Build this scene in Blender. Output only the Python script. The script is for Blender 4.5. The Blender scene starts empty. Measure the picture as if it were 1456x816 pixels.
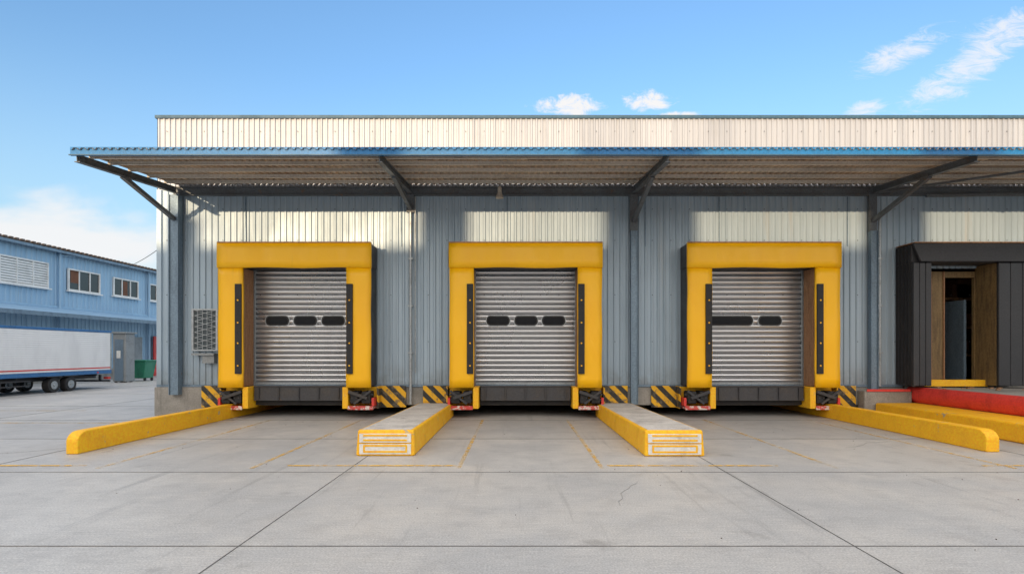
import bpy, math, random
from mathutils import Vector, Matrix
random.seed(4)
S=bpy.context.scene
SUN_EL=4.0; SUN_AZ=196.7   # compass style, 0=+Y
SKY_STR=0.15

# ---------------------------------------------------------------- materials
def nt(name):
    m=bpy.data.materials.new(name); m.use_nodes=True
    t=m.node_tree; t.nodes.clear(); return m,t
def N(t,typ,**k):
    n=t.nodes.new(typ)
    for a,b in k.items(): setattr(n,a,b)
    return n
def setin(t,sock,v):
    if hasattr(v,'links') or isinstance(v,bpy.types.NodeSocket): t.links.new(v,sock)
    else: sock.default_value=v
def MA(t,op,a,b=None,c=None,clamp=False):
    n=N(t,'ShaderNodeMath',operation=op); n.use_clamp=clamp
    setin(t,n.inputs[0],a)
    if b is not None: setin(t,n.inputs[1],b)
    if c is not None: setin(t,n.inputs[2],c)
    return n.outputs[0]
def MIX(t,f,a,b,mode='MIX'):
    n=N(t,'ShaderNodeMix',data_type='RGBA',blend_type=mode)
    setin(t,n.inputs[0],f)
    for s,v in ((n.inputs[6],a),(n.inputs[7],b)):
        if isinstance(v,(tuple,list)): s.default_value=(v[0],v[1],v[2],1)
        else: t.links.new(v,s)
    return n.outputs[2]
def RNG(t,v,a,b,c=0.0,d=1.0,smooth=True):
    n=N(t,'ShaderNodeMapRange'); n.interpolation_type='SMOOTHSTEP' if smooth else 'LINEAR'
    t.links.new(v,n.inputs[0])
    for i,x in zip((1,2,3,4),(a,b,c,d)): n.inputs[i].default_value=x
    return n.outputs[0]
def COORD(t,scale=(1,1,1),loc=(0,0,0),rot=(0,0,0)):
    c=N(t,'ShaderNodeTexCoord'); m=N(t,'ShaderNodeMapping')
    m.inputs['Scale'].default_value=scale; m.inputs['Location'].default_value=loc; m.inputs['Rotation'].default_value=rot
    t.links.new(c.outputs['Object'],m.inputs[0]); return m.outputs[0]
def NOISE(t,vec,scale,detail=5,rough=.6,dist=0,cap=4.5):
    n=N(t,'ShaderNodeTexNoise'); n.inputs['Scale'].default_value=scale
    n.inputs['Detail'].default_value=min(detail,cap); n.inputs['Roughness'].default_value=rough
    n.inputs['Distortion'].default_value=dist
    t.links.new(vec,n.inputs['Vector']); return n.outputs['Fac']
def OUT(t,col,rough=.5,metal=0,bump=None,bs=.2,bd=.02,alpha=None,spec=.5):
    b=N(t,'ShaderNodeBsdfPrincipled'); o=N(t,'ShaderNodeOutputMaterial')
    if isinstance(col,(tuple,list)): b.inputs['Base Color'].default_value=(*col[:3],1)
    else: t.links.new(col,b.inputs['Base Color'])
    setin(t,b.inputs['Roughness'],rough); setin(t,b.inputs['Metallic'],metal)
    b.inputs['Specular IOR Level'].default_value=spec
    if alpha is not None: setin(t,b.inputs['Alpha'],alpha)
    if bump is not None:
        n=N(t,'ShaderNodeBump'); n.inputs['Strength'].default_value=bs; n.inputs['Distance'].default_value=bd
        t.links.new(bump,n.inputs['Height']); t.links.new(n.outputs[0],b.inputs['Normal'])
    t.links.new(b.outputs[0],o.inputs[0]); return b
def weathered(name,col,dark=None,rough=.5,metal=0,sc=2.0,amt=.6,stretch=(1,1,1),bs=.15,fine=25,lo=.42,hi=.75,rust=None,rlo=.62,rhi=.75,alpha=None):
    m,t=nt(name)
    dark=dark or tuple(c*.5 for c in col)
    v=COORD(t,stretch); v1=COORD(t)
    n=NOISE(t,v,sc,7,.65)
    a=RNG(t,n,lo,hi,0,amt)
    c=MIX(t,a,col,dark)
    f=NOISE(t,v1,fine,3,.7)
    c=MIX(t,.35,c,MIX(t,RNG(t,f,.3,.7),(.25,.25,.25),(.75,.75,.75)),'OVERLAY')
    if rust:
        r=RNG(t,NOISE(t,v,sc*1.7,8,.75,.4),rlo,rhi)
        c=MIX(t,r,c,rust)
    rg=RNG(t,n,.3,.7,rough-.08,rough+.12)
    OUT(t,c,rg,metal,f,bs,.01)
    return m
M={}
def cladding(name,col,dark,axis='x',sheet=.96,warm=(.42,.36,.28)):
    m,t=nt(name)
    st=(3.5,3.5,.18)
    v=COORD(t,st); v1=COORD(t)
    sx=N(t,'ShaderNodeSeparateXYZ'); t.links.new(v1,sx.inputs[0])
    ax=sx.outputs[0 if axis=='x' else 1]
    cell=MA(t,'FLOOR',MA(t,'DIVIDE',ax,sheet))
    wn=N(t,'ShaderNodeTexWhiteNoise',noise_dimensions='1D'); t.links.new(cell,wn.inputs['W'])
    tone=RNG(t,wn.outputs[0],0,1,.0,.35,False)
    c=MIX(t,tone,col,dark)
    c=MIX(t,RNG(t,NOISE(t,v,1.3,8,.7),.42,.75,0,.6),c,dark)
    c=MIX(t,RNG(t,NOISE(t,v,.9,8,.7,.3),.58,.78,0,.35),c,warm)
    g=RNG(t,sx.outputs[2],.75,1.5,.45,0)
    c=MIX(t,MA(t,'MULTIPLY',g,RNG(t,NOISE(t,v1,3,6),.3,.65)),c,(.16,.15,.13))
    wob=NOISE(t,COORD(t,(1,1,.5)),1.6,3,.5)
    OUT(t,c,RNG(t,wob,.3,.7,.36,.5),.15,wob,.5,.03)
    return m
M['clad']=cladding('painted_corrugated_steel',(.39,.485,.57),(.27,.35,.425))
M['parapet']=cladding('bare_corrugated_steel',(.47,.49,.53),(.27,.29,.33),sheet=.8)
M['clad_blue']=cladding('blue_corrugated_steel',(.32,.49,.65),(.25,.39,.53),axis='y')
def vinyl(name,col,dark):
    m,t=nt(name); v1=COORD(t)
    c=MIX(t,RNG(t,NOISE(t,COORD(t,(1,1,.4)),1.3,4,.6),.42,.75,0,.5),col,dark)
    c=MIX(t,RNG(t,NOISE(t,COORD(t,(5,5,.5)),1.5,7,.75),.62,.80,0,.25),c,(.35,.20,.03))
    wr=NOISE(t,COORD(t,(1,1,.45)),3.0,3,.5,.6)
    sm=NOISE(t,v1,14,3,.6)
    h=MA(t,'ADD',wr,MA(t,'MULTIPLY',sm,.12))
    OUT(t,c,RNG(t,wr,.3,.7,.34,.5),0,h,.45,.035); return m
M['yellow']=vinyl('yellow_vinyl',(1.0,.53,.002),(.96,.46,.003))
M['black']=weathered('black_vinyl',(.032,.032,.036),(.06,.06,.064),rough=.5,sc=2)
M['yellow_paint']=weathered('yellow_paint',(.94,.50,.010),(.80,.40,.02),rough=.6,sc=2.5,amt=.8,rust=(.42,.36,.26),rlo=.62,rhi=.70,bs=.3)
M['rubber']=weathered('black_rubber',(.018,.018,.02),(.05,.045,.04),rough=.7,sc=5)
M['darksteel']=weathered('dark_steel',(.045,.045,.05),(.08,.065,.05),rough=.55,sc=3,rust=(.12,.07,.04))
M['steel']=weathered('grey_blue_steel',(.18,.25,.32),(.11,.15,.19),rough=.45,sc=2,stretch=(2,2,.4),metal=.3,rust=(.2,.12,.07),rlo=.66,rhi=.75)
M['canopysteel']=weathered('canopy_steel',(.11,.125,.14),(.07,.06,.055),rough=.5,sc=2,rust=(.2,.11,.06),rlo=.6,rhi=.75)
M['purlin']=weathered('galvanised_purlin',(.58,.55,.50),(.33,.29,.24),rough=.5,sc=1.5,stretch=(.5,1,1))
M['blue']=weathered('blue_fascia_paint',(.006,.155,.39),(.006,.12,.30),rough=.45,sc=1.2,stretch=(.5,1,2))
M['cap']=weathered('dark_blue_cap',(.035,.10,.16),(.03,.07,.10),rough=.45)
M['wood']=weathered('timber',(.32,.165,.08),(.15,.085,.045),rough=.65,sc=5,stretch=(3,3,.4))
M['wood_y']=weathered('ochre_timber',(.21,.135,.055),(.09,.06,.035),rough=.6,sc=4,stretch=(3,3,.4),amt=.9)
M['red']=weathered('red_paint',(.68,.05,.04),(.45,.04,.035),rough=.5,sc=3,amt=.8,rust=(.35,.22,.18),rlo=.66,rhi=.74)
M['redtrim']=weathered('red_white_trim',(.55,.06,.05),(.7,.6,.55),rough=.5,sc=14,lo=.48,hi=.56,amt=1)
M['white']=weathered('white_paint',(.74,.74,.72),(.5,.5,.48),rough=.5,sc=2)
M['whiteworn']=weathered('worn_white_paint',(.78,.76,.72),(.53,.50,.45),rough=.7,sc=4,amt=.8,bs=.4,rust=(.74,.44,.08),rlo=.64,rhi=.72)
M['brown']=weathered('brown_interior',(.17,.07,.035),(.08,.04,.025),rough=.8,sc=2)
M['galv']=weathered('galvanised_pipe',(.42,.45,.47),(.25,.27,.28),rough=.4,metal=.5,sc=3)
M['roofbrown']=weathered('rusty_roof',(.12,.085,.065),(.07,.05,.04),rough=.7)
M['green']=weathered('green_plastic',(.03,.22,.13),(.02,.12,.08),rough=.45)
M['grey']=weathered('grey_paint',(.26,.28,.29),(.15,.16,.17),rough=.55)
M['trailerblue']=weathered('trailer_blue',(.04,.16,.38),(.03,.1,.2),rough=.4)
M['tan']=weathered('tan_render',(.45,.40,.34),(.33,.29,.25),rough=.8)
def concrete(name,a,b,sc=1.2,stain=(.10,.09,.08),bs=.35):
    m,t=nt(name); v=COORD(t)
    c=MIX(t,RNG(t,NOISE(t,v,sc,9,.65),.35,.68),a,b)
    c=MIX(t,RNG(t,NOISE(t,COORD(t,(3,3,.5)),1.3,8,.7),.55,.8,0,.75),c,stain)
    f=NOISE(t,v,45,5,.7)
    c=MIX(t,.5,c,MIX(t,RNG(t,f,.3,.7),(.3,.3,.3),(.7,.7,.7)),'OVERLAY')
    OUT(t,c,.8,0,f,bs,.02); return m
M['conc']=concrete('grimy_concrete',(.34,.32,.29),(.21,.20,.18))
M['conc_top']=concrete('pale_concrete',(.60,.565,.52),(.44,.41,.375),2)
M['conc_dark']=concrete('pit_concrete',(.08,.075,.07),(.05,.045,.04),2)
def canopy_mat():
    m,t=nt('canopy_sheet_underside'); v=COORD(t,(.35,1.6,1)); v1=COORD(t)
    c=MIX(t,RNG(t,NOISE(t,v,1.2,7,.7),.38,.62),(.66,.51,.36),(.38,.265,.18))
    sx=N(t,'ShaderNodeSeparateXYZ'); t.links.new(v1,sx.inputs[0])
    cell=MA(t,'ADD',MA(t,'FLOOR',MA(t,'DIVIDE',sx.outputs[0],.9)),MA(t,'MULTIPLY',MA(t,'FLOOR',MA(t,'DIVIDE',sx.outputs[1],.63)),17.3))
    wn=N(t,'ShaderNodeTexWhiteNoise',noise_dimensions='1D'); t.links.new(cell,wn.inputs['W'])
    c=MIX(t,RNG(t,wn.outputs[0],.2,1,0,.6,False),c,(.34,.31,.28))
    c=MIX(t,RNG(t,NOISE(t,v,2.3,8,.75,.6),.56,.68,0,.85),c,(.15,.09,.055))
    OUT(t,c,.6,.1); return m
M['canopy']=canopy_mat()
def shutter_mat():
    m,t=nt('galvanised_shutter'); v1=COORD(t)
    sx=N(t,'ShaderNodeSeparateXYZ'); t.links.new(v1,sx.inputs[0])
    cell=MA(t,'FLOOR',MA(t,'DIVIDE',MA(t,'SUBTRACT',sx.outputs[2],.85),.127))
    wn=N(t,'ShaderNodeTexWhiteNoise',noise_dimensions='1D'); t.links.new(cell,wn.inputs['W'])
    c=MIX(t,wn.outputs[0],(.66,.675,.70),(.58,.595,.62))
    c=MIX(t,RNG(t,NOISE(t,COORD(t,(1.5,1,.3)),1.0,5,.6),.50,.85,0,.35),c,(.40,.40,.41))
    OUT(t,c,RNG(t,NOISE(t,v1,.9,2),.3,.7,.25,.34),.88); return m
M['shutter']=shutter_mat()
def hazard_mat():
    m,t=nt('hazard_stripes'); v1=COORD(t)
    sx=N(t,'ShaderNodeSeparateXYZ'); t.links.new(v1,sx.inputs[0])
    s=MA(t,'FRACT',MA(t,'MULTIPLY',MA(t,'ADD',sx.outputs[0],sx.outputs[2]),2.9))
    st=MA(t,'GREATER_THAN',s,.5)
    c=MIX(t,st,(.80,.43,.015),(.03,.03,.03))
    c=MIX(t,RNG(t,NOISE(t,v1,6,8,.75),.50,.64,0,.85),c,(.16,.13,.09))
    OUT(t,c,.65); return m
M['hazard']=hazard_mat()
def glass_mat(name,col=(.02,.025,.03),rough=.08,spec=.5):
    m,t=nt(name); OUT(t,col,rough,0,None,spec=spec); return m
M['glass']=glass_mat('dark_glass',(.012,.012,.014),.15,.35)
M['glass_b']=glass_mat('office_glass',(.10,.12,.13),.12)
def trailer_mat():
    m,t=nt('trailer_white_panel'); v=COORD(t)
    sx=N(t,'ShaderNodeSeparateXYZ'); t.links.new(v,sx.inputs[0])
    r=MA(t,'ABSOLUTE',MA(t,'SUBTRACT',MA(t,'FRACT',MA(t,'MULTIPLY',sx.outputs[2],12)),.5))
    c=MIX(t,RNG(t,NOISE(t,COORD(t,(1,1,.4)),1.5,6),.4,.75,0,.6),(.84,.84,.84),(.68,.68,.69))
    OUT(t,c,.35,0,r,.4,.03); return m
M['trailer']=trailer_mat()
def ground_mat():
    m,t=nt('yard_concrete'); v=COORD(t)
    sx=N(t,'ShaderNodeSeparateXYZ'); t.links.new(v,sx.inputs[0])
    n0=NOISE(t,v,.40,8,.62)
    base=MIX(t,RNG(t,n0,.35,.66),(.54,.515,.48),(.385,.38,.375))
    cx=MA(t,'FLOOR',MA(t,'DIVIDE',MA(t,'ADD',sx.outputs[0],2.35),5.2))
    cy=MA(t,'FLOOR',MA(t,'DIVIDE',MA(t,'SUBTRACT',sx.outputs[1],4.75),2.92))
    wn=N(t,'ShaderNodeTexWhiteNoise',noise_dimensions='1D'); t.links.new(MA(t,'ADD',cx,MA(t,'MULTIPLY',cy,7.13)),wn.inputs['W'])
    base=MIX(t,RNG(t,wn.outputs[0],0,1,0,.4,False),base,(.385,.38,.375))
    base=MIX(t,RNG(t,NOISE(t,v,2.3,9,.7,.3,cap=6),.46,.70,0,.42),base,(.31,.30,.29))
    br=NOISE(t,COORD(t,(1.2,16,1)),2.4,6,.72)
    base=MIX(t,RNG(t,br,.5,.70,0,.4),base,(.33,.325,.315))
    base=MIX(t,RNG(t,br,.28,.5,.4,0),base,(.66,.63,.59))
    ty=NOISE(t,COORD(t,(3.2,.16,1)),1.4,7,.7,.15)
    base=MIX(t,RNG(t,ty,.56,.72,0,.4),base,(.20,.195,.19))
    sp=NOISE(t,COORD(t,(1,.8,1),(7,3,0)),1.5,4,.5)
    base=MIX(t,RNG(t,sp,.66,.76,0,.4),base,(.14,.13,.12))
    f=NOISE(t,v,60,4,.75)
    base=MIX(t,.65,base,MIX(t,RNG(t,f,.25,.75),(.25,.25,.25),(.75,.75,.75)),'OVERLAY')
    h=MA(t,'ADD',MA(t,'MULTIPLY',br,.6),MA(t,'MULTIPLY',f,.4))
    OUT(t,base,RNG(t,n0,.3,.7,.38,.62),0,h,.4,.015); return m
M['ground']=ground_mat()
M['joint']=weathered('joint_filler',(.11,.105,.10),(.25,.24,.22),rough=.9,sc=3)
M['crack']=weathered('hairline_crack',(.22,.21,.20),(.34,.33,.31),rough=.9,sc=3)
def line_mat(name,al):
    m,t=nt(name); v=COORD(t)
    a=RNG(t,NOISE(t,v,6,9,.8),.42,.58,.1,.95)
    b=RNG(t,NOISE(t,v,.7,4,.6),.35,.6,.15,1)
    OUT(t,(.84,.50,.06),.7,0,None,alpha=MA(t,'MULTIPLY',MA(t,'MULTIPLY',a,b),al)); return m
M['line']=line_mat('worn_line_paint',1.0); M['line2']=line_mat('faint_line_paint',.45)

# ---------------------------------------------------------------- mesh helpers
class MB:
    def __init__(s): s.v=[]; s.f=[]
    def box(s,x0,x1,y0,y1,z0,z1):
        i=len(s.v)
        s.v+=[(x0,y0,z0),(x1,y0,z0),(x1,y1,z0),(x0,y1,z0),(x0,y0,z1),(x1,y0,z1),(x1,y1,z1),(x0,y1,z1)]
        s.f+=[tuple(i+k for k in q) for q in ((3,2,1,0),(4,5,6,7),(0,1,5,4),(1,2,6,5),(2,3,7,6),(3,0,4,7))]
        return s
    def beam(s,a,b,w,h,up=(0,0,1)):
        a=Vector(a); b=Vector(b); d=(b-a).normalized(); side=d.cross(Vector(up))
        if side.length<1e-3: side=Vector((1,0,0))
        side.normalize(); u=side.cross(d).normalized()
        i=len(s.v)
        for p in (a,b):
            for sx,sz in ((-1,-1),(1,-1),(1,1),(-1,1)):
                s.v.append(tuple(p+side*sx*w/2+u*sz*h/2))
        s.f+=[tuple(i+k for k in q) for q in ((0,1,2,3),(7,6,5,4),(0,4,5,1),(1,5,6,2),(2,6,7,3),(3,7,4,0))]
        return s
    def ibeam(s,a,b,w,h):
        s.beam(a,b,.012,h)
        a=Vector(a);b=Vector(b);d=(b-a).normalized(); side=d.cross(Vector((0,0,1)))
        side=side.normalized() if side.length>1e-3 else Vector((1,0,0)); u=side.cross(d).normalized()
        s.beam(a+u*h/2,b+u*h/2,w,.015); s.beam(a-u*h/2,b-u*h/2,w,.015); return s
    def cyl(s,a,b,r,n=16,r2=None):
        a=Vector(a);b=Vector(b);d=(b-a).normalized(); q=d.to_track_quat('Z','Y'); i=len(s.v); r2=r2 or r
        for p,rr in ((a,r),(b,r2)):
            for k in range(n):
                an=2*math.pi*k/n; s.v.append(tuple(p+q@Vector((math.cos(an)*rr,math.sin(an)*rr,0))))
        for k in range(n):
            k2=(k+1)%n; s.f.append((i+k,i+k2,i+n+k2,i+n+k))
        s.f.append(tuple(i+k for k in range(n))[::-1]); s.f.append(tuple(i+n+k for k in range(n))); return s
    def poly(s,pts,thick_vec):
        i=len(s.v); n=len(pts); tv=Vector(thick_vec)
        s.v+=[tuple(p) for p in pts]+[tuple(Vector(p)+tv) for p in pts]
        s.f.append(tuple(range(i,i+n))); s.f.append(tuple(range(i+n,i+2*n))[::-1])
        for k in range(n):
            k2=(k+1)%n; s.f.append((i+k,i+n+k,i+n+k2,i+k2))
        return s
def fixn(me):
    import bmesh
    b=bmesh.new(); b.from_mesh(me); bmesh.ops.recalc_face_normals(b,faces=b.faces); b.to_mesh(me); b.free()
def obj(name,mb,mat,parent=None,bevel=0,seg=2,recalc=True,smooth=False):
    me=bpy.data.meshes.new(name); me.from_pydata(mb.v,[],mb.f); me.update()
    if recalc: fixn(me)
    me.materials.append(M[mat]); o=bpy.data.objects.new(name,me); S.collection.objects.link(o)
    if parent:
        o.parent=parent; o.matrix_parent_inverse=Matrix.Translation(-parent.location)
    if bevel:
        m=o.modifiers.new('bevel','BEVEL'); m.width=bevel; m.segments=seg; m.limit_method='ANGLE'
    if smooth:
        for p in me.polygons: p.use_smooth=len(p.vertices)==4
    return o
def empty(name,loc=(0,0,0)):
    e=bpy.data.objects.new(name,None); e.location=loc; e.empty_display_size=.3; S.collection.objects.link(e); return e
def corr(mb,a0,a1,z0,z1,off,axis='x',pitch=.16,depth=.028,sgn=-1):
    """vertical ribbed sheet, ribs pop out toward sgn"""
    prof=[(0,0),(.50,0),(.62,1),(.88,1)]
    pts=[]; k=math.floor(a0/pitch)
    while True:
        done=False
        for f,h in prof:
            a=(k+f)*pitch
            if a<=a0: continue
            if a>=a1: done=True; break
            pts.append((a,h))
        if done: break
        k+=1
    def hv(a):
        f=(a/pitch)%1
        if f<.5: return 0
        if f<.62: return (f-.5)/.12
        if f<.88: return 1
        return 1-(f-.88)/.12
    pts=[(a0,hv(a0))]+pts+[(a1,hv(a1))]
    i=len(mb.v)
    for a,h in pts:
        o=off+sgn*h*depth
        for z in (z0,z1): mb.v.append((a,o,z) if axis=='x' else (o,a,z))
    for k in range(len(pts)-1):
        q=(i+2*k,i+2*k+2,i+2*k+3,i+2*k+1)
        mb.f.append(q if axis=='x' else q[::-1])

# ---------------------------------------------------------------- ground
YW=14.5
g=MB(); g.v=[(-900,-700,0),(900,-700,0),(900,1500,0),(-900,1500,0)]; g.f=[(0,1,2,3)]
ground=obj('ground',g,'ground',recalc=False)
jm=MB()
for x in [-33.55+5.2*i for i in range(14)]:
    jm.box(x-.005,x+.005,-20,60,.001,.004)
for y in [4.75-2.92*4,4.75-2.92*3,4.75-5.84,1.83,4.75,7.67,10.6,13.5,17,22,27,32,37]:
    jm.box(-60,30,y-.005,y+.005,.0015,.0045)
obj('pavement_joints',jm,'joint',ground)
ck=MB()
def crack(x,y,dx,dy,n,st=.12):
    p=(x,y)
    for i in range(n):
        q=(p[0]+dx*st+random.uniform(-.05,.05),p[1]+dy*st+random.uniform(-.05,.05))
        ck.beam((p[0],p[1],.003),(q[0],q[1],.003),random.uniform(.002,.004),.002); p=q
crack(1.1,6.0,.3,1,10); crack(-8.5,9,.8,.6,12); crack(5.6,9.6,.9,.5,12)
obj('pavement_cracks',ck,'crack',ground)
lm=MB(); l2=MB()
def line(q,x0,x1,y0,y1): q.box(x0,x1,y0,y1,.005,.008)
w=.03
for a,b in ((-7.5,-6.2),(-3.3,-.86),(1.3,3.75),(6.7,8.6)): line(lm,a,b,8.065,8.125)
for x in (-5.9,-3.73,-.82,1.2,4.5,7.0): line(l2,x-w,x+w,7.9,13.6)
line(l2,-17,-7.9,12.9,13.0); line(l2,-17,-12,15.6,15.7); line(l2,-14,-9.0,8.02,8.07)
obj('painted_markings',lm,'line',ground); obj('faded_bay_lines',l2,'line2',ground)
gr=MB()
for i in range(110):
    x=random.uniform(-9,9); y=random.uniform(4.6,13.8); s_=random.uniform(.003,.010)
    gr.beam((x,y,.004),(x+s_*random.uniform(-1,1)*2,y+s_,.006),s_,.006)
obj('grit',gr,'roofbrown',ground)

# ---------------------------------------------------------------- warehouse
wh=empty('dock_warehouse',(0,YW,0))
XL,XR=-9.24,24.0
ZT=7.66; ZB=.77
CEN=[-5.46,.216,6.06,11.2]
opens=[(c-1.36,c+1.36) for c in CEN[:3]]+[(10.35,12.2)]
w=MB(); x=XL
for a,b in opens:
    corr(w,x,a,ZB,5.8,YW); corr(w,a,b,3.78,5.8,YW); x=b
corr(w,x,XR,ZB,5.8,YW)
obj('front_wall_cladding',w,'clad',wh,recalc=False)
w=MB(); corr(w,XL,XR,5.8,ZT,YW-.004,pitch=.135,depth=.03); obj('parapet_cladding',w,'parapet',wh,recalc=False)
w=MB(); corr(w,YW,42,0.1,ZT,XL,axis='y'); obj('side_wall_cladding',w,'clad',wh,recalc=False)
obj('parapet_cap',MB().box(XL-.05,XR,YW-.07,YW+.12,ZT-.03,ZT+.045),'cap',wh)
b=MB().box(XL+.02,XR,YW+.1,YW+.13,3.9,ZT-.05)
xs=XL+.02
for a,bb in opens:
    b.box(xs,a,YW+.1,YW+.13,.8,3.9); xs=bb
b.box(xs,XR,YW+.1,YW+.13,.8,3.9)
obj('inner_lining',b,'grey',wh)
obj('roof',MB().poly([(XL+.05,YW+.13,7.4),(XR,YW+.13,7.4),(XR,42,8.6),(XL+.05,42,8.6)],(0,0,.08)),'parapet',wh)
obj('corner_flashing',MB().box(XL-.02,XL+.10,YW-.045,YW-.03,ZB,5.8),'clad',wh)
fl=MB()
for x in (-6.98,-2.98,-.25,3.3,5.2,8.5):
    fl.box(x-.012,x+.012,YW-.04,YW-.03,4.35,5.62)
obj('seam_strips',fl,'steel',wh)
sc=MB()
for x in [XL+.24+.48*i for i in range(68)]:
    for z in (1.9,3.1,4.5,5.3,6.1,7.3): sc.cyl((x,YW-.028,z),(x,YW-.04,z),.011,6)
obj('cladding_screws',sc,'darksteel',wh)
obj('wall_foot_flashing',MB().box(XL-.01,9.9,YW-.06,YW-.035,ZB-.03,ZB+.03),'steel',wh)
obj('plinth',MB().box(XL-.06,-8.02,YW-.08,YW+6,0,ZB-.035),'conc',wh,bevel=.02)
obj('dock_slab',MB().box(-8.018,9.95,YW-.03,YW+8,.27,ZB-.035),'conc',wh,bevel=.015)
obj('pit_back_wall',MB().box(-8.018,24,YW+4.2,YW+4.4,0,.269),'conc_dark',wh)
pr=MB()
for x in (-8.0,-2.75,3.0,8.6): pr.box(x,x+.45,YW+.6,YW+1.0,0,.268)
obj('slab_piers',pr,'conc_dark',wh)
obj('right_plinth',MB().box(8.75,9.95,YW-.34,YW-.032,0.0,.66),'conc',wh,bevel=.03)
obj('interior_walls',MB().box(9.3,9.4,YW+.14,YW+7,.74,5).box(15.2,15.3,YW+.14,YW+7,.74,5).box(9.3,15.3,YW+7,YW+7.1,.74,5).box(9.3,15.3,YW+.14,YW+7.1,5,5.1),'brown',wh)
obj('interior_floor',MB().box(9.96,24,YW-.02,YW+8,.2,.76),'conc',wh)
sh=MB()
for z in (1.5,2.3,3.1): sh.box(10.6,14.5,YW+1.5,YW+2.4,z,z+.08)
for x in (10.6,11.9,13.2,14.4): sh.box(x,x+.08,YW+1.5,YW+1.58,.77,3.8)
obj('storage_racking',sh,'wood',wh)
bx=MB()
for i in range(22):
    x=10.7+random.random()*2.6; z=random.choice((.77,1.58,2.38,3.18)); bx.box(x,x+.4,YW+1.6,YW+2.2,z,z+.3+.25*random.random())
obj('storage_boxes',bx,'brown',wh)
obj('interior_partition',MB().box(11.75,11.82,YW+.3,YW+1.1,.77,3.0),'steel',wh)

# --- canopy
YF=11.07; ZF=5.60; ZR=5.93
def zc(y): return ZF+(ZR-ZF)*(y-YF)/(YW-YF)
cm=MB()
xa,xb=-8.75,24; p=.15; n=int((xb-xa)/p)
prof=[(0,0),(.3,0),(.42,1),(.88,1)]
row=[]
for k in range(n):
    for f,h in prof: row.append((xa+(k+f)*p,h*.035))
for (x,h) in row:
    for y in (YF-.06,12.3,13.4,YW-.02): cm.v.append((x,y,zc(y)+h))
for k in range(len(row)-1):
    for j in range(3):
        i=4*k+j; cm.f.append((i,i+4,i+5,i+1))
obj('canopy_sheet',cm,'canopy',wh,recalc=False)
obj('canopy_fascia',MB().box(-8.78,24,YF-.02,YF+.02,5.49,5.66),'blue',wh,bevel=.006)
obj('canopy_fascia_lip',MB().box(-8.79,24,YF-.045,YF-.021,5.49,5.508),'cap',wh)
pm=MB()
for y in (11.45,11.98,12.6,13.25,13.9):
    pm.box(-8.7,24,y-.02,y+.02,zc(y)-.075,zc(y)-.003); pm.box(-8.7,24,y-.045,y-.0201,zc(y)-.081,zc(y)-.073)
obj('canopy_purlins',pm,'purlin',wh)
obj('canopy_wall_beam',MB().box(-8.8,24,YW-.14,YW-.04,5.63,5.65).box(-8.8,24,YW-.09,YW-.07,5.651,5.83).box(-8.8,24,YW-.14,YW-.04,5.831,5.85),'canopysteel',wh)
cols=[-8.70,-2.72,2.99,9.10,14.9,20.7]
rf=MB(); 
for i,x in enumerate(cols):
    rf.ibeam((x,YF+.05,zc(YF)-.14),(x,YW-.15,zc(YW)-.18),.11,.13)
    y1=12.4
    rf.beam((x,y1,zc(y1)-.22),(x,YW-.12,4.98 if i!=1 else 5.3),.09,.09)
    rf.box(x-.10,x+.10,YW-.13,YW-.06,4.7 if i!=1 else 5.2,5.63)
obj('canopy_brackets',rf,'canopysteel',wh)
br=MB()
for a,b_ in ((9.1,11.6),(14.9,12.4)):
    br.beam((a,YW-.3,5.66),(b_,YF+.3,5.47),.05,.05)
br.beam((10.4,YW-.2,5.60),(24,YW-.9,5.60),.06,.06)
obj('canopy_braces',br,'canopysteel',wh)
lp=MB()
for i in range(90):
    x=-8.6+i*.34+random.uniform(-.1,.1); y=random.choice((11.2,11.7,12.2,12.8,13.5)); 
    lp.box(x,x+random.uniform(.2,.7),y,y+.04,zc(y)-.025,zc(y)-.012)
obj('canopy_sheet_laps',lp,'roofbrown',wh)
po=MB()
x=-8.70
po.box(x-.12,x-.105,YW-.26,YW-.05,.55,5.62).box(x+.105,x+.12,YW-.26,YW-.05,.55,5.62).box(x-.104,x+.104,YW-.23,YW-.21,.55,5.62)
for x in (2.99,9.10,14.9): po.box(x-.09,x-.075,YW-.20,YW-.05,.3,4.72).box(x+.075,x+.09,YW-.20,YW-.05,.3,4.72).box(x-.074,x+.074,YW-.17,YW-.15,.3,4.72)
obj('wall_posts',po,'steel',wh)
pp=MB()
for x,z0 in ((-2.72,.3),(-2.60,1.1),(9.28,.75)): pp.cyl((x,YW-.11,z0),(x,YW-.11,5.2 if x!=-2.6 else 5.6),.035 if x!=-2.6 else .015,10)
for x in (-2.72,9.28):
    for z in (1.6,2.8,4.0): pp.box(x-.06,x+.06,YW-.15,YW-.03,z,z+.03)
obj('conduit_pipes',pp,'galv',wh)
gw=MB().box(-8.32,-8.27,YW-.12,YW-.04,1.66,2.74).box(-7.70,-7.65,YW-.12,YW-.04,1.66,2.74).box(-8.27,-7.70,YW-.12,YW-.04,1.66,1.70).box(-8.27,-7.70,YW-.12,YW-.04,2.70,2.74)
for i in range(7):
    z=1.72+i*.14
    gw.beam((-8.26,YW-.10,z),(-7.71,YW-.10,z+.14),.012,.012); gw.beam((-8.26,YW-.09,z+.14),(-7.71,YW-.09,z),.012,.012)
for i in range(4): gw.box(-8.17+i*.12,-8.16+i*.12,YW-.112,YW-.10,1.70,2.70)
obj('grille_window_frame',gw,'galv',wh)
obj('grille_window_pane',MB().box(-8.27,-7.70,YW-.06,YW-.035,1.70,2.70),'glass_b',wh)
obj('grille_window_shelf',MB().box(-8.25,-7.68,YW-.25,YW-.05,1.55,1.60).box(-8.0,-7.7,YW-.2,YW-.05,1.35,1.54),'grey',wh)
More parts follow.
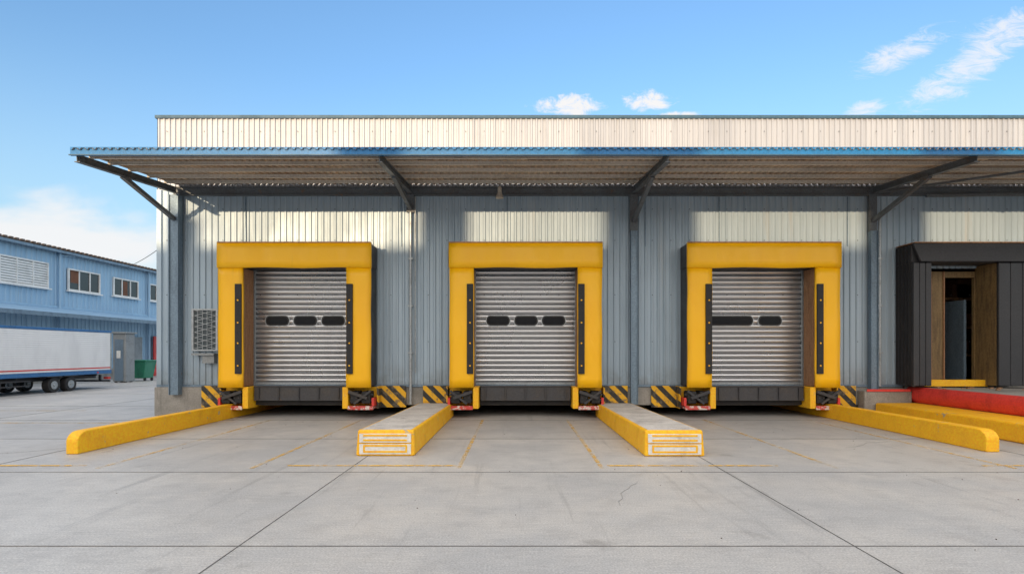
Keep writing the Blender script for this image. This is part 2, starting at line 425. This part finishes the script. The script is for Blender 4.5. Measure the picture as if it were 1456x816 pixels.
lampm=MB().cyl((-.43,YW-.5,5.72),(-.43,YW-.5,5.60),.05,12).cyl((-.43,YW-.5,5.60),(-.43,YW-.5,5.46),.05,14,.1)
lampm.beam((-.43,YW-.5,5.74),(-.43,YW-.12,5.74),.04,.04)
le=empty('canopy_lamp',(-.43,YW-.5,5.6)); obj('lamp_housing',lampm,'tan',le)

# --- shelters
def shelter(c,zb=.76):
    e=empty('dock_shelter',(c,13.8,zb)); y0=13.8
    for s in (-1,1):
        xa,xb=sorted((c+s*1.87,c+s*1.27))
        mb=MB(); nz=14; nx=4
        for j in range(nz+1):
            z=zb+(3.72-zb)*j/nz
            for i in range(nx+1):
                fx=i/nx; bulge=.016*math.sin(math.pi*fx)*(.6+.4*math.sin(j*1.3+c*3+s))
                edge=.006*math.sin(j*.9+c+s*2) if i in (0,nx) else 0
                mb.v.append((xa+(xb-xa)*fx+edge,y0-bulge,z))
        for j in range(nz):
            for i in range(nx):
                a=j*(nx+1)+i; mb.f.append((a,a+1,a+nx+2,a+nx+1))
        o=obj('side_pad',mb,'yellow',e,recalc=False,smooth=True)
        md=o.modifiers.new('thick','SOLIDIFY'); md.thickness=.09; md.offset=-1
        xa2,xb2=sorted((c+s*1.855,c+s*1.31))
        obj('side_pad_body',MB().box(xa2,xb2,y0+.10,YW-.035,zb+.03,3.72),'black',e,bevel=.01)
        xi,xj=sorted((c+s*1.28,c+s*1.309))
        obj('side_lining',MB().box(xi,xj,y0+.10,YW-.101,zb+.03,3.70),'wood',e)
        xa,xb=sorted((c+s*1.285,c+s*1.44))
        obj('guide_strip',MB().box(xa,xb,y0-.05,y0+.0,1.1,3.3),'rubber',e,bevel=.006)
        d=MB()
        for z in (1.3,1.85,2.35,2.9): d.cyl(((xa+xb)/2,y0-.051,z),((xa+xb)/2,y0-.058,z),.02,10)
        obj('guide_strip_studs',d,'yellow_paint',e)
    mb=MB(); nx=16; nz=4
    for j in range(nz+1):
        for i in range(nx+1):
            fx=i/nx; fz=j/nz
            mb.v.append((c-1.885+3.77*fx,y0-.03-.008*math.sin(math.pi*fz)-.004*math.sin(i*1.7+c),3.70+.62*fz-(.010*math.sin(i*.8+c) if j==0 else 0)))
    for j in range(nz):
        for i in range(nx):
            a=j*(nx+1)+i; mb.f.append((a,a+1,a+nx+2,a+nx+1))
    o=obj('header_pad',mb,'yellow',e,recalc=False,smooth=True)
    md=o.modifiers.new('thick','SOLIDIFY'); md.thickness=.10; md.offset=-1
    obj('header_body',MB().box(c-1.86,c+1.86,y0+.10,YW-.035,3.73,4.31),'black',e,bevel=.01)
    obj('header_trim',MB().box(c-1.88,c+1.88,y0-.045,y0-.02,4.30,4.33),'wood',e)
    return e
for c in CEN[:3]: shelter(c)
e=empty('dock_shelter',(11.2,13.8,.8)); y0=13.8
def vpad(x0,x1,nm):
    mb=MB(); n=3
    for i in range(n):
        a=x0+(x1-x0)*i/n; b_=x0+(x1-x0)*(i+1)/n; mb.box(a+.004,b_-.004,y0,y0+.08,.80,3.83)
    obj(nm,mb,'black',e,bevel=.02,seg=3)
vpad(9.73,10.18,'side_pad'); vpad(11.82,12.7,'side_pad')
bd=MB().box(9.74,10.14,y0+.085,YW-.035,.82,3.83).box(11.88,12.68,y0+.085,YW-.035,.82,3.83).box(9.74,12.68,y0+.085,YW-.035,3.84,4.28)
obj('pad_bodies',bd,'black',e,bevel=.01)
rb_=MB()
for i in range(5):
    y=y0+.12+i*.12; rb_.box(9.715,9.739,y,y+.02,.82,4.27)
obj('side_pleats',rb_,'rubber',e)
obj('header_pad',MB().poly([(9.72,y0-.01,4.30),(12.72,y0-.01,4.30),(12.60,y0-.10,3.84),(9.85,y0-.10,3.84)],(0,.08,0)),'black',e,bevel=.015)
obj('header_board',MB().box(9.74,12.7,y0-.03,YW-.04,4.305,4.33),'wood',e)
obj('throat_lining',MB().box(11.82,11.879,y0+.085,YW+.02,.80,3.83).box(10.141,10.20,y0+.085,YW+.02,.80,3.83),'wood_y',e)
obj('throat_frame',MB().box(10.50,10.98,YW-.02,YW+.10,.80,3.70).box(11.80,12.2,YW+.021,YW+.10,.80,3.70).box(10.98,11.80,YW+.0,YW+.10,3.55,3.70),'wood_y',e)
obj('throat_side_board',MB().box(10.201,10.60,YW-.06,YW-.021,.80,3.75),'black',e)
obj('throat_frame_edge',MB().box(10.96,10.99,YW-.05,YW-.02,.80,3.70).box(10.62,10.66,YW-.05,YW-.02,.80,3.70),'wood',e)
obj('threshold',MB().box(10.3,11.9,YW-.3,YW-.07,.765,.93),'yellow_paint',e,bevel=.01)

# --- roller doors
def rrect(mb,cx,cz,w,h,y,th,n=8):
    r=h/2*.85; pts=[]
    for (sx,sz,a0) in ((1,1,0),(-1,1,90),(-1,-1,180),(1,-1,270)):
        for k in range(n+1):
            a=math.radians(a0+90*k/n); pts.append((cx+sx*(w/2-r)+r*math.cos(a),y,cz+sz*(h/2-r)+r*math.sin(a)))
    mb.poly(pts,(0,th,0))
def rdoor(c,wins):
    e=empty('roller_shutter_door',(c,YW+.08,.8))
    mb=MB(); pitch=.127; z=.85; gm=MB()
    while z<3.84:
        i=len(mb.v); K=8
        for k in range(K+1):
            f=k/K; zz=z+f*pitch*.86; d=math.sin(math.pi*f)**.8*.034
            for xx in (c-1.33,c+1.33): mb.v.append((xx,YW+.06-d,zz))
        for k in range(K): mb.f.append((i+2*k,i+2*k+1,i+2*k+3,i+2*k+2))
        gm.box(c-1.33,c+1.33,YW+.066,YW+.075,z+pitch*.84,z+pitch*1.02)
        z+=pitch
    obj('curtain',mb,'shutter',e,recalc=False,smooth=True)
    obj('curtain_joints',gm,'darksteel',e)
    obj('bottom_bar',MB().box(c-1.33,c+1.33,YW+.02,YW+.10,.78,.85),'galv',e)
    obj('jambs',MB().box(c-1.40,c-1.32,YW-.10,YW+.12,.78,3.8).box(c+1.32,c+1.40,YW-.10,YW+.12,.78,3.8),'wood',e)
    obj('side_guides',MB().box(c-1.319,c-1.27,YW-.02,YW+.02,.78,3.8).box(c+1.27,c+1.319,YW-.02,YW+.02,.78,3.8),'galv',e)
    f=MB(); g=MB(); r=MB()
    for dx,wd in wins:
        rrect(r,c+dx,2.44,wd+.035,.285,YW+.016,.05); rrect(f,c+dx,2.44,wd,.25,YW+.010,.05); rrect(g,c+dx,2.44,wd-.07,.18,YW+.006,.03)
    obj('window_rims',r,'galv',e); obj('window_frames',f,'rubber',e); obj('window_panes',g,'glass',e)
rdoor(CEN[0],[(-.72,.60),(-.0,.60),(.72,.60)])
rdoor(CEN[1],[(-.70,.60),(.02,.60),(.73,.60)])
rdoor(CEN[2],[(-.62,1.30),(.47,.60)])

# --- dock levellers + bumpers
def bolt(mb,x,y,z): mb.cyl((x,y,z),(x,y-.02,z),.018,6)
def leveller(c):
    e=empty('dock_leveler',(c,14.2,.3))
    obj('deck_plate',MB().box(c-1.15,c+1.15,14.12,YW+.02,.74,.775),'darksteel',e,bevel=.005)
    obj('lip_plate',MB().poly([(c-1.12,14.08,.42),(c+1.12,14.08,.42),(c+1.12,14.10,.76),(c-1.12,14.10,.76)],(0,.03,0)),'darksteel',e)
    r=MB()
    for i in range(5): r.box(c-1.0+i*.5-.012,c-1.0+i*.5+.012,14.05,14.079,.44,.74)
    r.cyl((c-1.12,14.1,.765),(c+1.12,14.1,.765),.022,10)
    obj('lip_ribs',r,'darksteel',e)
    obj('toe_guard',MB().box(c-1.15,c+1.15,14.25,14.40,.30,.42),'rubber',e)
    for s in (-1,1):
        b=empty('dock_bumper',(c+s*1.5,14.1,.45))
        def bb(a,d,y0,y1,z0,z1):
            xa,xb=sorted((c+s*a,c+s*d)); return MB().box(xa,xb,y0,y1,z0,z1)
        obj('yellow_bracket',bb(1.16,1.30,13.85,14.42,.24,.77),'yellow_paint',b,bevel=.01)
        obj('back_plate',bb(1.301,1.93,14.28,14.42,.28,.75),'yellow_paint',b,bevel=.01)
        for a,d in ((1.34,1.55),(1.62,1.84)):
            obj('rubber_block',bb(a,d,13.88,14.27,.36,.66),'rubber',b,bevel=.03)
        mm=MB()
        for zz in (.44,.58): mm.cyl((c+s*1.32,13.95,zz),(c+s*1.90,13.95,zz),.025,8)
        mm.beam((c+s*1.32,13.84,.66),(c+s*1.78,13.82,.50),.05,.07); mm.beam((c+s*1.45,13.86,.36),(c+s*1.86,13.84,.68),.04,.05)
        for q in (1.40,1.5,1.68,1.78): bolt(mm,c+s*q,13.88,.5)
        obj('hook_arm',mm,'darksteel',b)
        xa,xb=sorted((c+s*1.301,c+s*1.92))
        obj('red_foot_plate',MB().box(xa,xb,13.84,14.27,.235,.275).box(xa,xb,13.83,13.86,.215,.31),'redtrim',b)
        obj('warning_block',bb(1.87,1.93,13.9,14.27,.30,.50),'red',b)
        obj('hazard_plate',bb(1.95,2.62,14.40,14.44,.22,.77),'hazard',b,bevel=.008)
        obj('hazard_angle',bb(1.95,1.99,14.1,14.39,.22,.77),'hazard',b)
for c in CEN[:3]: leveller(c)

# --- islands
def island(x0,x1,yf):
    e=empty('concrete_loading_island',((x0+x1)/2,yf,0)); yb=14.35; zf=.405; zr=.33
    def prism(i,z0,zfr,zrr,tf=0):
        mb=MB(); mb.v=[(x0+i-tf,yf+i-tf,z0),(x1-i+tf,yf+i-tf,z0),(x1-i+tf,yb,z0),(x0+i-tf,yb,z0),(x0+i,yf+i+tf,zfr),(x1-i,yf+i+tf,zfr),(x1-i,yb,zrr),(x0+i,yb,zrr)]
        mb.f=[(3,2,1,0),(4,5,6,7),(0,1,5,4),(1,2,6,5),(2,3,7,6),(3,0,4,7)]; return mb
    obj('island_body',prism(0,0,zf,zr,.02),'yellow_paint',e,bevel=.03,seg=3)
    obj('island_top',MB().poly([(x0+.05,yf+.06,zf+.004),(x1-.05,yf+.06,zf+.004),(x1-.05,yb-.02,zr+.004),(x0+.05,yb-.02,zr+.004)],(0,0,-.05)),'conc_top',e)
    obj('front_white_panel',MB().box(x0+.04,x1-.04,yf-.026,yf+.05,.03,.19).box(x0+.04,x1-.04,yf-.0255,yf+.05,.215,.35),'whiteworn',e)
    fr=MB()
    for z in (.07,.165,.25,.325): fr.box(x0+.10,x1-.10,yf-.031,yf-.02,z-.014,z+.014)
    for x in (x0+.10,x1-.125): fr.box(x,x+.028,yf-.0315,yf-.02,.07,.165)
    obj('front_stripes',fr,'yellow_paint',e)
island(-2.52,-1.63,8.88); island(2.02,2.93,8.84)
def kerb(x0,x1,yf,yb,h=.36):
    e=empty('wheel_guide_kerb',((x0+x1)/2,yf,0))
    pts=[(x0,yf,0),(x0,yf,h*.55)]
    for k in range(1,7):
        a=math.radians(15*k); pts.append((x0,yf+.22*(1-math.cos(a)),h*.55+h*.45*math.sin(a)))
    pts+=[(x0,yb,h-.02),(x0,yb,0)]
    obj('kerb_body',MB().poly(pts,(x1-x0,0,0)),'yellow_paint',e,bevel=.02,seg=3)
kerb(-7.22,-7.03,9.0,17.5); kerb(7.68,7.90,9.2,18.0)

# --- right ramp platform
e=empty('raised_side_platform',(10,12,0))
obj('platform_deck',MB().box(10.05,24,5.5,YW-.31,.02,.74),'conc',e,bevel=.02)
mb=MB(); pts=[]
for k in range(9):
    a=math.radians(-90+180*k/8); pts.append((10.05-.10*math.cos(a),5.3,.56+.20*math.sin(a)))
mb.poly(pts,(0,YW-5.4,0)); obj('red_edge_rail',mb,'red',e,smooth=False)
obj('yellow_lower_kerb',MB().box(9.00,10.049,5.2,YW-.36,0,.36),'yellow_paint',e,bevel=.04,seg=3)
obj('red_end_block',MB().box(8.8,9.9,YW-.36,YW-.345,.64,.70),'red',e)
rb=MB()
for i in range(30):
    x=random.uniform(9.2,13.5); y=random.uniform(13.0,14.1); s_=random.uniform(.02,.07); zz=.742
    if x<10.06: continue
    rb.box(x,x+s_*1.8,y,y+s_,zz,zz+s_*.6)
obj('broken_concrete_debris',rb,'wood')

# ---------------------------------------------------------------- blue factory (left)
bf=empty('blue_factory_building',(-25,35,0)); XB=-25
w=MB(); corr(w,-5,60,.0,7.15,XB,axis='y',pitch=.3,depth=.035,sgn=1); obj('cladding',w,'clad_blue',bf,recalc=False)
obj('roof',MB().poly([(XB+.35,-5,7.12),(XB+.35,60,7.12),(XB-8,60,8.6),(XB-8,-5,8.6)],(0,0,.10)),'roofbrown',bf)
ev=MB()
for i in range(200): ev.box(XB+.3,XB+.42,-5+i*.32,-5+i*.32+.16,7.16,7.26)
obj('roof_sheet_ends',ev,'roofbrown',bf)
obj('end_wall',MB().box(XB-16,XB-.05,-5,-4.9,0,7.2).box(XB-16,XB-.05,59.8,59.9,0,7.2),'clad_blue',bf)
obj('gutter',MB().box(XB+.30,XB+.42,-5,60,6.98,7.11),'steel',bf)
obj('floor_band',MB().box(XB+.04,XB+.12,-5,60,4.0,4.12),'clad_blue',bf)
obj('lean_to_roof',MB().poly([(XB+.05,-5,3.95),(XB+.05,60,3.95),(XB+1.7,60,3.55),(XB+1.7,-5,3.55)],(0,0,.06)),'clad_blue',bf)
obj('lean_to_edge',MB().box(XB+1.68,XB+1.74,-5,60,3.42,3.62),'steel',bf)
obj('lower_wall',MB().box(XB+.05,XB+.15,-5,60,0,.6),'conc',bf)
wf=MB(); wp=MB(); wl=MB()
def win(y0,y1,z0=5.05,z1=6.28,nm=3,louvre=False):
    X=XB+.06
    wf.box(X,X+.08,y0,y0+.08,z0,z1).box(X,X+.08,y1-.08,y1,z0,z1).box(X,X+.08,y0+.08,y1-.08,z0,z0+.08).box(X,X+.08,y0+.08,y1-.08,z1-.08,z1)
    wf.box(X,X+.16,y0-.1,y1+.1,z0-.07,z0-.002)
    for i in range(1,nm): y=y0+(y1-y0)*i/nm; wf.box(X+.005,X+.07,y-.03,y+.03,z0+.08,z1-.08)
    wp.box(X-.02,X+.02,y0+.05,y1-.05,z0+.05,z1-.05)
    if louvre:
        n=9
        for i in range(n):
            z=z0+.1+i*(z1-z0-.2)/n; wl.poly([(X+.03,y0+.08,z),(X+.075,y0+.08,z+.02),(X+.03,y0+.08,z+.11)],(0,y1-y0-.16,0))
win(20,24.5,5.0,6.35,5,True); win(25.2,29.9,5.0,6.35,5,True); win(31.2,33.6); win(34.7,37.0,5.1,6.25); win(38.1,40.4,5.1,6.25)
M['pane']=glass_mat('dim_office_glass',(.035,.04,.045),.1)
obj('window_frames',wf,'white',bf); obj('window_panes',wp,'pane',bf); obj('louvres',wl,'white',bf)
obj('curtain_blinds',MB().box(XB+.081,XB+.085,31.4,32.0,5.5,6.2).box(XB+.081,XB+.085,35.6,36.0,5.2,6.1),'brown',bf)
dp=MB()
for y in (30.6,38.0): dp.cyl((XB+.15,y,.2),(XB+.15,y,7.0),.07,10)
dp.cyl((XB+.15,30.6,6.9),(XB+.15,31.6,7.0),.05,8)
obj('downpipes',dp,'clad_blue',bf)
obj('red_gate',MB().box(XB+.17,XB+.25,38.4,39.2,0,2.7),'red',bf)
obj('lower_door',MB().box(XB+.16,XB+.24,36.0,37.2,0,2.6),'grey',bf)
e=empty('metal_site_cabin',(-21.3,30.5,0))
obj('cabin_body',MB().box(-21.55,-20.85,30.0,30.7,.05,2.62),'grey',e,bevel=.03)
obj('cabin_door',MB().box(-21.42,-20.98,29.95,29.999,.1,2.3),'steel',e,bevel=.01)
obj('cabin_roof',MB().box(-21.62,-20.78,29.9,30.8,2.621,2.70),'grey',e)
obj('cabin_notice',MB().box(-21.3,-21.1,29.93,29.949,1.3,1.7),'white',e)
obj('cabin_feet',MB().box(-21.5,-21.4,30.05,30.15,0,.049).box(-21.0,-20.9,30.05,30.15,0,.049).box(-21.5,-21.4,30.5,30.6,0,.049).box(-21.0,-20.9,30.5,30.6,0,.049),'darksteel',e)
e=empty('green_waste_bin',(-21.2,32,0))
ox=.75
mb=MB(); mb.v=[(-22.3+ox,31.6,.15),(-21.7+ox,31.6,.15),(-21.7+ox,32.4,.15),(-22.3+ox,32.4,.15),(-22.45+ox,31.5,1.1),(-21.55+ox,31.5,1.1),(-21.55+ox,32.5,1.1),(-22.45+ox,32.5,1.1)]
mb.f=[(3,2,1,0),(4,5,6,7),(0,1,5,4),(1,2,6,5),(2,3,7,6),(3,0,4,7)]
obj('bin_body',mb,'green',e,bevel=.03); obj('bin_lid',MB().box(-22.5+ox,-21.5+ox,31.45,32.55,1.101,1.18),'green',e,bevel=.03)
obj('bin_wheels',MB().cyl((-21.75+ox,31.7,.09),(-21.68+ox,31.7,.09),.09,12).cyl((-21.75+ox,32.3,.09),(-21.68+ox,32.3,.09),.09,12),'rubber',e)
cb=MB(); P=[]
for i in range(21):
    f=i/20; P.append((-25+f*15.7,36-f*18,7.0-.35*math.sin(math.pi*f)-.1*f))
for a,b_ in zip(P,P[1:]): cb.cyl(a,b_,.015,6)
obj('overhead_cable',cb,'rubber')

# ---------------------------------------------------------------- semi trailer
tr=empty('semi_trailer',(-19.6,20,0)); X1=-18.6; X0=-20.75; YB=25.8; YA=14.0
obj('box_body',MB().box(X0,X1,YA,YB,.82,2.50),'trailer',tr,bevel=.02)
obj('top_rail',MB().box(X0-.01,X1+.015,YA-.01,YB+.01,2.501,2.60),'trailerblue',tr,bevel=.01)
obj('red_stripe',MB().box(X1+.002,X1+.006,YA,YB,.90,.95),'red',tr)
obj('bottom_rail',MB().box(X0-.01,X1+.012,YA,YB,.66,.818),'trailerblue',tr,bevel=.008)
obj('corner_post',MB().box(X1-.06,X1+.014,YB-.07,YB+.012,.819,2.50),'galv',tr)
ch=MB().box(X1-.75,X1-.63,YA+.3,YB-.1,.45,.655).box(X0+.63,X0+.75,YA+.3,YB-.1,.45,.655)
for y in (15,17,19,21,23,25): ch.box(X0+.1,X1-.1,y,y+.08,.58,.655)
ch.box(X0+.1,X1-.02,YB-.12,YB-.02,.28,.36).box(X1-.5,X1-.42,YB-.12,YB-.04,.36,.6).box(X0+.42,X0+.5,YB-.12,YB-.04,.36,.6)
ch.box(X1-.14,X1-.06,18.0,18.1,.05,.64).box(X1-.2,X1,17.95,18.15,.0,.05)
ch.box(X1-.10,X1-.06,18.6,21.6,.32,.36).box(X1-.10,X1-.06,18.6,21.6,.50,.54).box(X1-.5,X1-.12,19.2,20.4,.25,.56)
obj('chassis',ch,'darksteel',tr)
ty=MB(); hb=MB()
for y in (22.65,23.5):
    for xs_ in (X1-.02,X0+.30):
        ty.cyl((xs_-.28,y,.30),(xs_,y,.30),.30,28)
        hb.cyl((xs_-.02,y,.30),(xs_+.006,y,.30),.165,20); hb.cyl((xs_,y,.30),(xs_+.04,y,.30),.06,12)
obj('tyres',ty,'rubber',tr,bevel=.02); obj('hubs',hb,'galv',tr)
fn=MB()
for y in (22.65,23.5): fn.box(X1-.3,X1+.0,y-.36,y+.36,.625,.655)
obj('mudguards',fn,'darksteel',tr)
obj('tail_lights',MB().box(X1-.25,X1-.03,YB-.14,YB+.0,.40,.50).box(X1+.0121,X1+.02,24.9,25.0,.70,.76).box(X1+.0121,X1+.02,19.0,19.1,.70,.76),'red',tr)

# ---------------------------------------------------------------- opposite warehouse (behind the camera)
ow=empty('opposite_warehouse',(0,-38,0)); H=7.60; YO=-32
obj('walls',MB().box(-90,60,YO-16,YO,0,H),'tan',ow)
obj('roof_edge',MB().box(-90.3,60.3,YO-16.2,YO+.3,H,H+.12),'steel',ow)
dd=MB()
for i in range(14): dd.box(-80+i*9,-76+i*9,YO,YO+.05,1.1,5)
obj('doors',dd,'grey',ow)
rt=MB()
for a,b_,h in ((-16.55,-15.75,1.5),(-11.8,-9.9,1.5),(-5.1,-4.0,1.5),(-23.0,-22.7,.9),(1.2,2.6,1.2),(8,9,1.0)):
    rt.box(a,b_,YO-2.0,YO-.3,H+.121,H+.12+h)
obj('roof_shadow_blocks',rt,'grey',ow)  # unseen roof blocks added to break up sunlight on the dock wall

# ---------------------------------------------------------------- world
W=bpy.data.worlds.new('World'); S.world=W; W.use_nodes=True; t=W.node_tree; t.nodes.clear()
sky=N(t,'ShaderNodeTexSky',sky_type='NISHITA'); sky.sun_disc=False
sky.sun_elevation=math.radians(SUN_EL); sky.sun_rotation=math.radians(SUN_AZ); sky.altitude=0; sky.air_density=1; sky.dust_density=.6; sky.ozone_density=1.5
tc=N(t,'ShaderNodeTexCoord'); sp=N(t,'ShaderNodeSeparateXYZ'); t.links.new(tc.outputs['Generated'],sp.inputs[0])
yy=MA(t,'MAXIMUM',sp.outputs[1],.02)
u=MA(t,'DIVIDE',sp.outputs[0],yy); v=MA(t,'DIVIDE',sp.outputs[2],yy)
front=MA(t,'GREATER_THAN',sp.outputs[1],.05)
def ell(u0,v0,ru,rv,rot=0):
    c,s=math.cos(rot),math.sin(rot)
    du=MA(t,'SUBTRACT',u,u0); dv=MA(t,'SUBTRACT',v,v0)
    a=MA(t,'DIVIDE',MA(t,'ADD',MA(t,'MULTIPLY',du,c),MA(t,'MULTIPLY',dv,s)),ru)
    b=MA(t,'DIVIDE',MA(t,'SUBTRACT',MA(t,'MULTIPLY',dv,c),MA(t,'MULTIPLY',du,s)),rv)
    d=MA(t,'SQRT',MA(t,'ADD',MA(t,'MULTIPLY',a,a),MA(t,'MULTIPLY',b,b)))
    return RNG(t,d,0.1,1.0,1.0,0.0)
cv=N(t,'ShaderNodeCombineXYZ'); t.links.new(u,cv.inputs[0]); t.links.new(v,cv.inputs[1])
def mp(scale,rot=0,loc=(0,0,0)):
    m=N(t,'ShaderNodeMapping'); m.inputs['Scale'].default_value=scale; m.inputs['Rotation'].default_value=(0,0,rot); m.inputs['Location'].default_value=loc
    t.links.new(cv.outputs[0],m.inputs[0]); return m.outputs[0]
n1=NOISE(t,mp((1,1.5,1)),24,8,.72,.5,cap=7)
n2=NOISE(t,mp((1,3.0,1),-.5,(3,1,0)),13,8,.76,1.0,cap=7)
n3=NOISE(t,mp((1,2.5,1),0,(8,2,0)),5,7,.55,.2)
def dens(n,mask,th,soft,k=.65): return RNG(t,MA(t,'ADD',n,MA(t,'MULTIPLY',MA(t,'SUBTRACT',mask,1),k)),th,th+soft)
puff=MA(t,'MAXIMUM',MA(t,'MAXIMUM',ell(.095,.435,.14,.055),ell(.235,.445,.10,.045)),ell(.29,.42,.09,.02))
d1=dens(n1,puff,.27,.26)
wisp=MA(t,'MAXIMUM',MA(t,'MAXIMUM',ell(.80,.50,.34,.08,.6),ell(.68,.53,.22,.06,.4)),ell(.88,.57,.20,.09,.3))
wisp=MA(t,'MAXIMUM',wisp,ell(.62,.43,.09,.04,.2))
d2=MA(t,'MULTIPLY',dens(n2,wisp,.27,.38),.8)
bank=ell(-.88,.17,.55,.20)
d3=MA(t,'MULTIPLY',dens(n3,bank,.0,.45,.8),.9)
D=MA(t,'MAXIMUM',MA(t,'MAXIMUM',d1,d2),d3)
D=MA(t,'MULTIPLY',D,front)
g_=N(t,'ShaderNodeMix',data_type='RGBA',blend_type='MULTIPLY'); g_.inputs[0].default_value=1
t.links.new(sky.outputs[0],g_.inputs[6]); g_.inputs[7].default_value=(2.2,2.8,3.7,1)
haze=RNG(t,sp.outputs[2],.0,.45,.88,0.0)
k=1/SKY_STR
base=MIX(t,haze,g_.outputs[2],(.52*k,.74*k,.90*k))
col=MIX(t,D,base,(.94*k,.93*k,.93*k))
# bright cloud added as fill light in the unseen sky overhead and behind camera
cm_=RNG(t,MA(t,'SUBTRACT',sp.outputs[2],MA(t,'MULTIPLY',sp.outputs[1],.45)),.30,.62)
# brighter and warmer toward the low sun
toward=RNG(t,MA(t,'ADD',MA(t,'MULTIPLY',sp.outputs[1],-.9),MA(t,'MULTIPLY',sp.outputs[0],-.3)),-.2,.8)
ccol=MIX(t,toward,(1.45*k,1.48*k,1.52*k),(2.05*k,1.86*k,1.66*k))
gn=NOISE(t,tc.outputs['Generated'],2.6,5,.6)
cov=MA(t,'MULTIPLY',cm_,RNG(t,gn,.3,.6,.6,1.0))
col=MIX(t,cov,col,ccol)
bg=N(t,'ShaderNodeBackground'); t.links.new(col,bg.inputs[0]); bg.inputs[1].default_value=SKY_STR
o=N(t,'ShaderNodeOutputWorld'); t.links.new(bg.outputs[0],o.inputs[0])
# sun
az=math.radians(SUN_AZ); el=math.radians(SUN_EL)
sd=Vector((math.sin(az)*math.cos(el),math.cos(az)*math.cos(el),math.sin(el)))
L=bpy.data.lights.new('sun','SUN'); L.energy=4.0; L.angle=math.radians(.5); L.color=(1,.74,.46)
lo=bpy.data.objects.new('sun',L); lo.rotation_euler=sd.to_track_quat('Z','Y').to_euler(); lo.location=sd*60; S.collection.objects.link(lo)
# camera
cam=bpy.data.cameras.new('camera'); cam.sensor_width=36; cam.lens=36*800/1456; cam.shift_x=-7/1456; cam.shift_y=92/1456; cam.clip_end=5000
co=bpy.data.objects.new('camera',cam); co.location=(0,0,1.64); co.rotation_euler=(math.radians(90),0,0); S.collection.objects.link(co); S.camera=co
S.view_settings.view_transform='Standard'; S.view_settings.look='None'; S.view_settings.exposure=0
